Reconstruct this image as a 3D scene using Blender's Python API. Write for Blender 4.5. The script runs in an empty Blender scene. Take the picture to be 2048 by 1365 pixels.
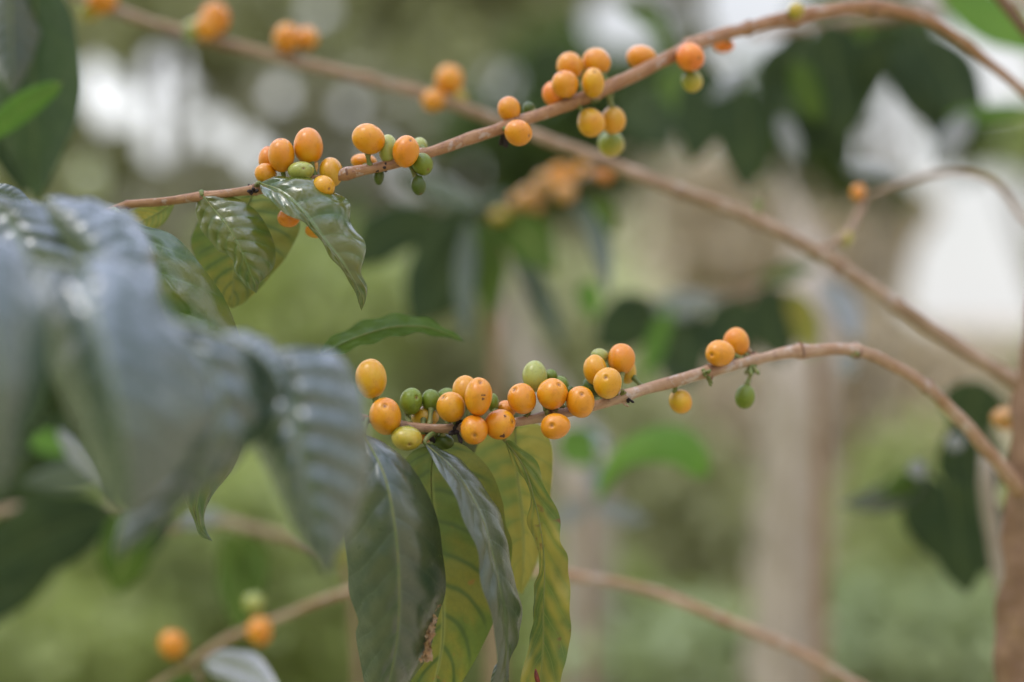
import bpy, math, random
import numpy as np
from mathutils import Vector
R_ = math.radians
rng = np.random.default_rng(11)
random.seed(5)
FPX, CZ, FOC = 2844.4, 1.35, 0.64
S = bpy.context.scene
COL = S.collection

# ------------------------------------------------------------------ basics
def P(px, py, d):                       # a point seen at photo pixel px,py at distance d metres
    return np.array([(px-1024)/FPX*d, d, CZ-(py-682.5)/FPX*d])
def PX(p):
    return 1024+p[0]/p[1]*FPX, 682.5-(p[2]-CZ)/p[1]*FPX
def cr(pts, n):                         # Catmull-Rom through points, n samples evenly by chord
    p = np.array(pts, float)
    if len(p) == 2: return p[0]+(p[1]-p[0])*np.linspace(0, 1, n)[:, None]
    q = np.vstack([2*p[0]-p[1], p, 2*p[-1]-p[-2]])
    seg = np.linalg.norm(np.diff(p[:, :3], axis=0), axis=1)**.5+1e-9
    T = np.concatenate([[0], np.cumsum(seg**2)]); T /= T[-1]
    out = []
    for t in np.linspace(0, 1, n):
        i = min(max(np.searchsorted(T, t, side='right')-1, 0), len(p)-2)
        u = (t-T[i])/(T[i+1]-T[i])
        a, b, c, d = q[i], q[i+1], q[i+2], q[i+3]
        # limit tangents by local segment lengths (keeps uneven spacing smooth)
        L = T[i+1]-T[i]
        m1 = (c-a)/max((T[i+1]-(T[i-1] if i > 0 else T[i]-L)), 1e-9)*L
        m2 = (d-b)/max(((T[i+2] if i+2 < len(T) else T[i+1]+L)-T[i]), 1e-9)*L
        h = (2*u**3-3*u**2+1)*b+(u**3-2*u**2+u)*m1+(-2*u**3+3*u**2)*c+(u**3-u**2)*m2
        out.append(h)
    return np.array(out)
def unit(v):
    v = np.asarray(v, float); return v/(np.linalg.norm(v)+1e-12)

class MB:
    def __init__(s): s.v, s.f, s.uv, s.mi, s.n = [], [], [], [], 0
    def add(s, v, f, uv=None, mi=0):
        v = np.asarray(v, float)
        o = s.n
        s.v.append(v); s.n += len(v)
        for q in f:
            s.f.append([i+o for i in q]); s.mi.append(mi)
            s.uv.append([uv[i] for i in q] if uv is not None else [(0, 0)]*len(q))
    def build(s, name, mats, parent=None, origin=None, smooth=True):
        v = np.vstack(s.v)
        o = np.array(origin if origin is not None else (0, 0, 0), float)
        me = bpy.data.meshes.new(name)
        me.from_pydata([tuple(x) for x in (v-o)], [], s.f)
        ul = me.uv_layers.new(name='UVMap')
        flat = np.array([c for q in s.uv for c in q], float).ravel()
        ul.data.foreach_set('uv', flat)
        for m in (mats if isinstance(mats, (list, tuple)) else [mats]): me.materials.append(m)
        me.polygons.foreach_set('material_index', s.mi)
        me.polygons.foreach_set('use_smooth', [smooth]*len(s.f))
        me.update()
        ob = bpy.data.objects.new(name, me); COL.objects.link(ob)
        if parent is not None:
            ob.parent = parent
            pw = np.array(WORLD.get(parent.name, (0, 0, 0)))
            ob.location = tuple(o-pw)
        else: ob.location = tuple(o)
        WORLD[ob.name] = tuple(o)
        return ob
WORLD = {}

def thing(name, label, cat, loc=(0, 0, 0), group=None):
    o = bpy.data.objects.new(name, None); COL.objects.link(o); o.location = tuple(loc)
    o.empty_display_size = .05
    WORLD[o.name] = tuple(loc)
    o['label'] = label; o['category'] = cat
    if group: o['group'] = group
    return o

def tube(mb, pts, rad, sides=12, mi=0, rough=0.0, seed=0, cap=True):
    pts = np.asarray(pts, float); n = len(pts)
    rad = np.broadcast_to(np.asarray(rad, float), (n,))
    r2 = np.random.default_rng(seed)
    t = np.gradient(pts, axis=0); t /= np.linalg.norm(t, axis=1)[:, None]+1e-12
    ref = unit(np.cross(t[0], [0.13, .2, 1.0])); V = []; UV = []
    L = np.concatenate([[0], np.cumsum(np.linalg.norm(np.diff(pts, axis=0), axis=1))])
    ph = r2.random(6)*6.28
    for i in range(n):
        ref = unit(ref-t[i]*np.dot(ref, t[i])); b = np.cross(t[i], ref)
        for k in range(sides):
            a = 2*math.pi*k/sides
            w = 1+rough*(math.sin(a*2+ph[0]+L[i]*90)+math.sin(a*3+ph[1]-L[i]*160)*.7+math.sin(a+ph[2]+L[i]*230)*.7)
            V.append(pts[i]+(ref*math.cos(a)+b*math.sin(a))*rad[i]*w); UV.append((k/sides, L[i]*20))
    F = [(i*sides+k, i*sides+(k+1) % sides, (i+1)*sides+(k+1) % sides, (i+1)*sides+k) for i in range(n-1) for k in range(sides)]
    if cap: F += [tuple(range(sides))[::-1], tuple((n-1)*sides+k for k in range(sides))]
    mb.add(V, F, UV, mi)

# ------------------------------------------------------------------ materials
class N:
    def __init__(s, name):
        s.m = bpy.data.materials.new(name); s.m.use_nodes = True
        s.t = s.m.node_tree; s.t.nodes.clear(); s.out = s.new('ShaderNodeOutputMaterial')
    def new(s, ty, **kw):
        n = s.t.nodes.new(ty)
        for k, v in kw.items(): setattr(n, k, v)
        return n
    def link(s, a, b): s.t.links.new(a, b)
    def put(s, sock, val):
        if isinstance(val, bpy.types.NodeSocket): s.link(val, sock)
        elif isinstance(val, (tuple, list)) and len(val) == 3 and sock.type == 'RGBA': sock.default_value = (*val, 1)
        else: sock.default_value = val
    def math(s, op, a, b=0.0, c=0.0, clamp=False):
        n = s.new('ShaderNodeMath', operation=op, use_clamp=clamp)
        s.put(n.inputs[0], a); s.put(n.inputs[1], b); s.put(n.inputs[2], c); return n.outputs[0]
    def mix(s, f, a, b):
        n = s.new('ShaderNodeMix', data_type='RGBA'); s.put(n.inputs[0], f); s.put(n.inputs[6], a); s.put(n.inputs[7], b); return n.outputs[2]
    def mr(s, v, a, b, c=0.0, d=1.0, smooth=True):
        n = s.new('ShaderNodeMapRange', interpolation_type='SMOOTHSTEP' if smooth else 'LINEAR')
        for i, x in enumerate((v, a, b, c, d)): s.put(n.inputs[i], x)
        return n.outputs[0]
    def noise(s, vec, scale, detail=3.0, rough=.55):
        n = s.new('ShaderNodeTexNoise'); s.put(n.inputs['Scale'], scale); s.put(n.inputs['Detail'], detail); s.put(n.inputs['Roughness'], rough)
        if vec is not None: s.link(vec, n.inputs['Vector'])
        return n.outputs[0]
    def bump(s, h, st, dist):
        n = s.new('ShaderNodeBump'); s.put(n.inputs['Strength'], st); s.put(n.inputs['Distance'], dist); s.link(h, n.inputs['Height']); return n.outputs[0]
    def bsdf(s, **kw):
        n = s.new('ShaderNodeBsdfPrincipled')
        for k, v in kw.items(): s.put(n.inputs[k.replace('_', ' ')], v)
        return n

NV = 9
def leaf_mat(name, c1, c2, vein, yellow=None, yamt=0.0, trans=(.3, .4, .05), tf=.3, rough=.38, coat=.6, veinw=.10, veinamt=.6, spots=0.0, bump=.5, spotcol=(.16, .05, .02), spec=.5, sheen=0.):
    n = N(name)
    tc = n.new('ShaderNodeTexCoord'); sx = n.new('ShaderNodeSeparateXYZ'); n.link(tc.outputs['UV'], sx.inputs[0])
    geo = n.new('ShaderNodeNewGeometry'); pos = geo.outputs['Position']
    s = n.math('ABSOLUTE', n.math('MULTIPLY_ADD', sx.outputs[0], 2.0, -1.0))
    wob = n.math('MULTIPLY', n.math('SUBTRACT', n.noise(pos, 60, 2), .5), .25)
    side = n.math('MULTIPLY', n.math('GREATER_THAN', sx.outputs[0], .5), .35)
    ph = n.math('ADD', n.math('ADD', n.math('MULTIPLY_ADD', sx.outputs[1], float(NV), side), n.math('MULTIPLY', n.math('POWER', s, 1.25), -1.5)), wob)
    fr = n.math('ABSOLUTE', n.math('SUBTRACT', n.math('FRACT', ph), .5))      # .5 at veins
    ed = n.math('SUBTRACT', .5, fr)
    lat = n.math('MULTIPLY', n.mr(ed, 0.0, veinw, 1.0, 0.0), n.mr(s, .75, 1.0, 1.0, .0))
    fine = n.new('ShaderNodeTexVoronoi', feature='DISTANCE_TO_EDGE'); n.put(fine.inputs['Scale'], 380.0); n.link(pos, fine.inputs['Vector'])
    fv = n.mr(fine.outputs[0], 0.0, .09, 1.0, 0.0)
    midr = n.mr(s, .03, .075, 1.0, 0.0)
    big = n.noise(pos, 26, 4); sm = n.noise(pos, 190, 4, .65)
    col = n.mix(n.mr(big, .35, .65), c1, c2)
    col = n.mix(n.math('MULTIPLY', n.mr(sm, .4, .72), .35), col, tuple(x*.55 for x in c1))
    if yellow:
        yn = n.mr(n.math('ADD', n.noise(pos, 34, 3), n.math('MULTIPLY', ed, .35)), .42, .72)
        col = n.mix(n.math('MULTIPLY', yn, yamt), col, yellow)
    col = n.mix(n.math('MULTIPLY', n.math('MAXIMUM', lat, n.math('MULTIPLY', fv, .22)), veinamt), col, vein)
    col = n.mix(n.math('MULTIPLY', midr, .55), col, tuple(min(1, x*1.15) for x in (vein if sum(vein) > sum(c1) else (.3, .3, .09))))
    if spots:
        sp = n.mr(n.noise(pos, 120, 2), .70-spots*.06, .76, 0, 1)
        col = n.mix(sp, col, spotcol)
    h = n.math('ADD', n.math('MULTIPLY', n.math('POWER', n.math('MULTIPLY', ed, 2.0), .6), 1.0), n.math('ADD', n.math('MULTIPLY', sm, .55), n.math('MULTIPLY', fv, -.09)))
    bn = n.bump(h, bump, .0008)
    rn = n.mr(sm, .3, .7, rough*.8, min(1, rough*1.35))
    b = n.bsdf(Base_Color=col, Roughness=rn, Coat_Weight=coat, Coat_Roughness=rough*.7, Specular_IOR_Level=spec, Normal=bn, Sheen_Weight=sheen, Sheen_Roughness=.45, Sheen_Tint=(.85, .92, 1.0))
    tr = n.new('ShaderNodeBsdfTranslucent')
    tcol = n.new('ShaderNodeMix', data_type='RGBA', blend_type='MULTIPLY'); n.put(tcol.inputs[0], .75)
    lum = n.mix(.5, col, (.5, .5, .5))
    n.link(lum, tcol.inputs[6]); n.put(tcol.inputs[7], tuple(min(1, x*2.2) for x in trans)); n.link(tcol.outputs[2], tr.inputs[0]); n.link(bn, tr.inputs['Normal'])
    mx = n.new('ShaderNodeMixShader'); n.put(mx.inputs[0], tf); n.link(b.outputs[0], mx.inputs[1]); n.link(tr.outputs[0], mx.inputs[2])
    n.link(mx.outputs[0], n.out.inputs[0]); return n.m

M = {}
M['fore'] = leaf_mat('foreground_leaf', (.022, .048, .024), (.042, .07, .036), (.13, .18, .09), trans=(.13, .26, .05), tf=.12, rough=.27, coat=1.0, veinamt=.35, bump=.3, spec=1.0)
M['gloss'] = leaf_mat('glossy_leaf', (.028, .07, .008), (.06, .105, .013), (.14, .2, .05), yellow=(.19, .16, .022), yamt=.5, trans=(.2, .34, .02), tf=.22, rough=.2, coat=.8, veinamt=.22, bump=.38, spec=.45)
M['greenish'] = leaf_mat('dark_green_leaf', (.022, .042, .018), (.04, .06, .024), (.09, .12, .05), yellow=(.11, .11, .035), yamt=.35, trans=(.1, .2, .02), tf=.12, rough=.33, coat=.7, veinamt=.25, bump=.7, spec=.5)
M['under'] = leaf_mat('yellowing_leaf', (.075, .13, .008), (.12, .165, .011), (.016, .055, .007), yellow=(.28, .20, .015), yamt=.65, trans=(.27, .33, .015), tf=.42, rough=.65, coat=0., veinw=.17, veinamt=.85, bump=.4, spots=.4, spotcol=(.3, .12, .02), spec=.2)
M['wavy'] = leaf_mat('wavy_leaf', (.06, .11, .010), (.10, .155, .014), (.24, .23, .05), yellow=(.38, .27, .03), yamt=.7, trans=(.25, .34, .02), tf=.35, rough=.5, coat=.15, veinw=.05, veinamt=.5, bump=.4, spots=.6, spec=.3)
M['olive'] = leaf_mat('pale_olive_leaf', (.13, .18, .018), (.17, .20, .022), (.10, .14, .02), yellow=(.42, .28, .03), yamt=.7, trans=(.32, .37, .02), tf=.45, rough=.65, coat=0., veinw=.08, veinamt=.5, bump=.3, spec=.2)
M['fresh'] = leaf_mat('fresh_green_leaf', (.07, .17, .010), (.11, .22, .015), (.2, .32, .04), trans=(.22, .5, .02), tf=.45, rough=.6, coat=0., veinamt=.3, bump=.3, spec=.25)
M['deep'] = leaf_mat('deep_green_leaf', (.022, .045, .012), (.04, .07, .016), (.08, .11, .04), trans=(.1, .24, .02), tf=.25, rough=.4, coat=.25, veinamt=.3, bump=.5, spec=.3)
M['dull'] = leaf_mat('dull_grey_green_leaf', (.045, .065, .03), (.07, .095, .045), (.14, .17, .1), trans=(.15, .25, .06), tf=.15, rough=.5, coat=.5, veinamt=.3, bump=.3, spec=.4)
M['mid'] = leaf_mat('midgreen_leaf', (.042, .085, .004), (.07, .12, .006), (.045, .075, .01), trans=(.2, .34, .015), tf=.35, rough=.65, coat=0., veinamt=.4, bump=.4, spec=.15)
M['shade'] = leaf_mat('shade_toned_leaf', (.018, .034, .007), (.032, .05, .009), (.04, .06, .014), trans=(.07, .16, .008), tf=.18, rough=.65, coat=0., veinamt=.3, bump=.3, spec=.15)  # darker copy of the mid green; shade is put into the base colour
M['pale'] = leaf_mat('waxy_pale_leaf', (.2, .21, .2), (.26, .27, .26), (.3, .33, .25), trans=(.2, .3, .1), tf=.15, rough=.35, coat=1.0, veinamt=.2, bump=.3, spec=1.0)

def cherry_mat(name, top, low, blush, green=None, gamt=0.0):
    dim = .3 if max(top) < .3 else .45
    n = N(name)
    tc = n.new('ShaderNodeTexCoord'); sx = n.new('ShaderNodeSeparateXYZ'); n.link(tc.outputs['UV'], sx.inputs[0])
    oi = n.new('ShaderNodeObjectInfo'); geo = n.new('ShaderNodeNewGeometry'); pos = geo.outputs['Position']
    big = n.noise(pos, 130, 3); sm = n.noise(pos, 900, 3, .7); fine = n.noise(pos, 2600, 2)
    col = n.mix(n.mr(big, .3, .7), top, low)
    col = n.mix(n.math('MULTIPLY', n.mr(n.math('ADD', n.math('MULTIPLY', oi.outputs['Random'], .5), n.noise(pos, 75, 2)), .45, 1.0), .7), col, blush)
    if green: col = n.mix(n.math('MULTIPLY', n.mr(n.math('ADD', sx.outputs[1], n.math('MULTIPLY', big, .5)), .35, .95, 1, 0), gamt), col, green)
    col = n.mix(n.math('MULTIPLY', n.mr(oi.outputs['Random'], .4, 1.0), .45), col, tuple(min(1, x*k) for x, k in zip(top, (1.0, 1.18, 1.0))))
    patch = n.mr(n.noise(pos, 260, 3, .6), .56, .66)
    col = n.mix(n.math('MULTIPLY', patch, .28), col, tuple(x*.62 for x in low))
    col = n.mix(n.mr(sm, .60, .72, 0, .5), col, tuple(x*.5 for x in low))
    ring = n.math('MAXIMUM', n.mr(sx.outputs[1], .955, .978), 0.0)
    col = n.mix(n.math('MULTIPLY', ring, .42), col, (.24, .10, .02))
    col = n.mix(n.math('MULTIPLY', n.mr(sx.outputs[1], .99, .999), .6), col, (.05, .02, .01))
    bn = n.bump(n.math('ADD', sm, n.math('MULTIPLY', fine, .4)), .12, .0003)
    b = n.bsdf(Base_Color=col, Roughness=n.mr(sm, .3, .7, .3, .46), Specular_IOR_Level=dim, Subsurface_Weight=.15, Subsurface_Scale=.003, Subsurface_Radius=(1.0, .55, .12), Normal=bn, Coat_Weight=.14 if dim > .4 else 0., Coat_Roughness=.18)
    n.link(b.outputs[0], n.out.inputs[0]); return n.m
C = {'o': cherry_mat('orange_cherry_skin', (.64, .285, .004), (.63, .24, .004), (.60, .155, .004)),
     'y': cherry_mat('yellow_cherry_skin', (.61, .315, .005), (.60, .27, .004), (.60, .21, .004), (.30, .33, .03), .35),
     'r': cherry_mat('red_orange_cherry_skin', (.74, .27, .012), (.70, .20, .010), (.66, .15, .010)),
     'h': cherry_mat('half_ripe_cherry_skin', (.46, .36, .03), (.36, .32, .03), (.5, .3, .03), (.12, .2, .02), .9),
     'g': cherry_mat('green_cherry_skin', (.15, .20, .018), (.12, .165, .014), (.19, .21, .02)),
     'p': cherry_mat('pale_green_cherry_skin', (.32, .34, .07), (.26, .29, .05), (.34, .3, .06)),
     'd': cherry_mat('distant_cherry_skin', (.52, .30, .08), (.50, .26, .06), (.5, .2, .05)),  # haze of distance put into the skin colour, paler and duller
     'k': cherry_mat('dark_green_cherry_skin', (.065, .10, .012), (.05, .08, .010), (.07, .09, .012))}

def simple(name, c1, c2, scale=40, rough=.7, bump=.3, dist=.001, c3=None, spec=.3, stretch=None, lichen=0.):
    n = N(name)
    tc = n.new('ShaderNodeTexCoord'); geo = n.new('ShaderNodeNewGeometry'); pos = geo.outputs['Position']
    a = n.noise(pos, scale, 5, .6); b2 = n.noise(pos, scale*5, 4, .7)
    col = n.mix(n.mr(a, .35, .68), c1, c2)
    if c3: col = n.mix(n.mr(b2, .52, .72, 0, .8), col, c3)
    if lichen: col = n.mix(n.math('MULTIPLY', n.mr(n.noise(pos, scale*1.7, 4, .7), .56, .62), lichen), col, (.5, .46, .38))
    h = n.math('ADD', a, b2)
    if stretch:
        mp = n.new('ShaderNodeMapping'); n.link(tc.outputs['UV'], mp.inputs[0]); mp.inputs['Scale'].default_value = stretch
        st = n.noise(mp.outputs[0], 1.0, 5, .7); col = n.mix(n.mr(st, .45, .75, 0, .6), col, c3 or c1); h = n.math('ADD', h, st)
    b = n.bsdf(Base_Color=col, Roughness=rough, Specular_IOR_Level=spec, Normal=n.bump(h, bump, dist))
    n.link(b.outputs[0], n.out.inputs[0]); return n.m
M['bark'] = simple('reddish_twig_bark', (.29, .145, .055), (.37, .205, .09), 90, .5, .6, .0006, (.18, .08, .045), .3, (14, 5, 1), .45)
M['bark2'] = simple('pinkish_twig_bark', (.27, .175, .095), (.36, .25, .15), 70, .65, .6, .0006, (.17, .105, .07), .2, (14, 5, 1), .45)
M['bark5'] = simple('tan_twig_bark', (.33, .19, .09), (.43, .29, .17), 60, .55, .6, .0006, (.22, .12, .07), .35, (14, 5, 1), .45)
M['bark3'] = simple('brown_trunk_bark', (.17, .095, .045), (.27, .165, .085), 40, .8, .9, .002, (.20, .12, .08), .3, (16, 3, 1))
M['ring'] = simple('twig_node_ring', (.17, .09, .05), (.27, .16, .10), 300, .8, .8, .0004)
M['bark4'] = simple('beige_trunk_bark', (.33, .28, .20), (.42, .36, .27), 12, .85, .7, .004, (.24, .18, .13), .2, (10, 2, 1))
M['stalk'] = simple('green_stalk', (.12, .17, .04), (.2, .2, .06), 200, .6, .2, .0003, (.3, .14, .06))
M['scar'] = simple('dark_node_scar', (.025, .018, .014), (.05, .035, .03), 400, .8, .8, .0005)
M['blemish'] = simple('brown_blemish', (.14, .05, .02), (.07, .03, .015), 700, .7, .5, .0003)
M['dry'] = simple('dry_leaf_edge', (.40, .22, .10), (.46, .34, .2), 260, .8, .8, .0008, (.12, .07, .03))
M['spot'] = simple('leaf_rust', (.22, .045, .02), (.12, .03, .02), 500, .7, .3, .0003)

def crown_mat(name, c1, c2, tr, tf=.3, rough=.5, spec=.5):
    n = N(name); geo = n.new('ShaderNodeNewGeometry')
    col = n.mix(geo.outputs['Random Per Island'], c1, c2)
    b = n.bsdf(Base_Color=col, Roughness=rough, Specular_IOR_Level=spec)
    t = n.new('ShaderNodeBsdfTranslucent'); n.put(t.inputs[0], (*tr, 1))
    mx = n.new('ShaderNodeMixShader'); n.put(mx.inputs[0], tf); n.link(b.outputs[0], mx.inputs[1]); n.link(t.outputs[0], mx.inputs[2])
    n.link(mx.outputs[0], n.out.inputs[0]); return n.m
M['c_olive'] = crown_mat('olive_crown', (.29, .29, .13), (.42, .42, .21), (.42, .44, .16), .35, .6, .3)
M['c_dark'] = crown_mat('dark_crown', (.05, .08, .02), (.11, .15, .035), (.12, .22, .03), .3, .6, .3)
M['c_yg'] = crown_mat('yellow_green_crown', (.36, .41, .14), (.48, .52, .22), (.5, .58, .16), .4, .6, .3)
M['c_grey'] = crown_mat('grey_olive_crown', (.27, .26, .16), (.38, .36, .24), (.35, .34, .18), .3, .6, .3)
M['c_tan'] = crown_mat('dry_tan_crown', (.62, .53, .36), (.76, .66, .46), (.62, .54, .36), .35, .6, .2)
M['c_pale'] = crown_mat('pale_blue_green_crown', (.29, .35, .15), (.41, .46, .24), (.4, .48, .18), .3, .6, .3)

# ------------------------------------------------------------------ leaves
def wpts(lst): return [P(*q[:3]) for q in lst]
def leaf(parent, mat, mid, L, R, dl=0., dr=0., dome=.10, quilt=.0005, n=64, m=10, wav=0., rib=.0004, name='leaf', label=None, under=False, spot=None, petiole=None, irr=1.):
    """A leaf blade: midrib (px,py,d) and both outlines (px,py); dl, dr = how far each edge lies behind (+) or before (-) the midrib, metres."""
    mid = [tuple(q) for q in mid]
    Mw = cr(wpts(mid), n)
    md = cr([(q[0], q[1], 0, q[2]) for q in mid], n)
    b, t = mid[0], mid[-1]
    rows = {}
    for key, E, dz in (('L', L, dl), ('R', R, dr)):
        ep = cr([(b[0], b[1], 0)]+[(q[0], q[1], 0) for q in E]+[(t[0], t[1], 0)], n)
        w = np.linalg.norm(ep[:, :2]-md[:, :2], axis=1); wm = w.max()
        rows[key] = np.array([P(ep[i, 0], ep[i, 1], md[i, 3]+dz*(w[i]/wm)) for i in range(n)])
    tan = np.gradient(Mw, axis=0); tan /= np.linalg.norm(tan, axis=1)[:, None]+1e-12
    V, UV = [], []
    phs = rng.random()*6.28
    ss = np.concatenate([-np.linspace(1, 0, m+1)[:-1], np.linspace(0, 1, m+1)])
    for i in range(n):
        v = i/(n-1)
        acr = rows['R'][i]-rows['L'][i]
        nr = unit(np.cross(tan[i], acr))
        cam = unit(np.array([0, 0, CZ])-Mw[i])
        if np.dot(nr, cam) < 0: nr = -nr
        env = min(1, 8*v, 8*(1-v))
        for s in ss:
            a = abs(s); E = rows['R'][i] if s > 0 else rows['L'][i]
            w = np.linalg.norm(E-Mw[i])
            ph = v*NV+(.35 if s > 0 else 0)-a**1.25*1.5
            q = abs(math.sin(math.pi*ph))**.7*(1-(2*a-1)**4)*quilt*env
            sg = -1 if under else 1
            ir = .5+.5*math.sin(v*23.7+phs*3+s*2.1)*math.sin(v*9.1+s*4.3+phs)
            q = q*(1-irr*.55+.9*irr*ir)+irr*quilt*.8*env*math.sin(a*math.pi)*math.sin(v*17+s*5+phs)*math.sin(v*41-s*7+phs*2)
            p = Mw[i]*(1-a)+E*a+nr*(dome*w*math.sin(math.pi*a)*sg+q*sg+wav*a*a*math.sin(v*31+phs+(2 if s > 0 else 0))*env)   # edges ripple in depth
            V.append(p); UV.append((.5+.5*s, v))
    c = len(ss)
    F = [(i*c+k, i*c+k+1, (i+1)*c+k+1, (i+1)*c+k) for i in range(n-1) for k in range(c-1)]
    # consistent winding: front towards the camera
    i = n//2; a0 = V[i*c+m-1 if m > 1 else i*c]; nn = np.cross(V[i*c+m+1]-a0, V[(i+1)*c+m]-a0)
    if np.dot(nn, np.array([0, 0, CZ])-Mw[i]) < 0: F = [q[::-1] for q in F]
    mb = MB(); mb.add(V, F, UV, 0)
    if rib:
        ctr = [Mw[k]+(np.array([0, 0, CZ])-Mw[k])/np.linalg.norm(Mw[k]-np.array([0, 0, CZ]))*(.0001) for k in range(0, n, 2)]
        rr = np.linspace(rib, rib*.15, len(ctr))
        u = [(.5, .5)]
        V0 = len(mb.v)
        tube(mb, ctr, rr, 6, 1)
    if petiole is not None:
        pa = P(*petiole); tube(mb, cr([pa, (pa+Mw[0])/2+np.array([0, 0, .0008]), Mw[0], Mw[1]], 8), np.linspace(.0013, .0009, 8), 8, 1)
    ob = mb.build(name, [mat, M['stalk']], parent, Mw[0])
    if label: ob['label'] = label
    return ob

def gleaf(parent, mat, p0, p1, w, d0, d1, bend=0., tilt=(0., 0.), n=22, m=4, wl=1., wr=1., **kw):
    """A leaf from its base pixel p0 to tip p1, w = full width in px, bend = sideways bow in px."""
    p0, p1 = np.array(p0, float), np.array(p1, float)
    ax = p1-p0; L = np.linalg.norm(ax); ax /= L; pr = np.array([-ax[1], ax[0]])
    mid, l, r = [], [], []
    for t in np.linspace(0, 1, 7):
        q = p0+ax*L*t+pr*bend*math.sin(math.pi*t)
        mid.append((q[0], q[1], d0+(d1-d0)*t**1.3))
    for t in (.08, .2, .35, .5, .65, .8, .92):
        q = p0+ax*L*t+pr*bend*math.sin(math.pi*t)
        ww = w/2*(math.sin(math.pi*t**.85))**.75*(1 if t < .75 else 1-(t-.75)*.9)
        jit = 1+rng.normal()*.04
        l.append(tuple(q-pr*ww*wl*jit)); r.append(tuple(q+pr*ww*wr*jit))
    return leaf(parent, mat, mid, l, r, dl=tilt[0], dr=tilt[1], n=n, m=m, **kw)

# ------------------------------------------------------------------ branches and cherries
class Branch:
    def __init__(s, parent, pts, mat, name='branch', label=None, nodes=(), sides=16, n=160, rough=.035, seed=1):
        w = np.array([list(P(a, b, d))+[r/FPX*d] for a, b, d, r in pts])
        c = cr(w, n); s.c = c[:, :3]; rad = c[:, 3].copy()
        px = np.array([PX(p)[0] for p in s.c])
        for x in nodes:
            i = np.argmin(abs(px-x)); Lr = np.linalg.norm(s.c-s.c[i], axis=1)
            rad *= 1+.28*np.exp(-(Lr/.0028)**2)
        s.rad = rad
        jit = np.random.default_rng(seed+50).normal(size=n); jit = np.convolve(jit, [.25, .5, .25], 'same')
        rad = rad*(1+.05*jit)
        mb = MB(); tube(mb, s.c, rad, sides, 0, rough*1.6, seed)
        for x in nodes:                          # raised leaf-scar rings
            i = int(np.argmin(abs(px-x)))
            if 2 < i < n-3:
                for o in (0,):
                    d0 = unit(s.c[i+1]-s.c[i-1]); cc = s.c[i]+d0*o*.0016
                    tube(mb, [cc-d0*.0005, cc-d0*.0002, cc+d0*.0002, cc+d0*.0005], rad[i]*np.array([.97, 1.03, 1.03, .97]), 14, 1, .12, seed+i)
        s.ob = mb.build(name, [mat, M['ring']], parent, s.c[0])
        if label: s.ob['label'] = label
    def near(s, p):
        i = np.argmin(np.linalg.norm(s.c-p, axis=1)); return s.c[i], s.rad[i]
    def depth(s, px, py):
        q = np.array([PX(p) for p in s.c]); i = np.argmin((q[:, 0]-px)**2+(q[:, 1]-py)**2); return s.c[i][1]

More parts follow.
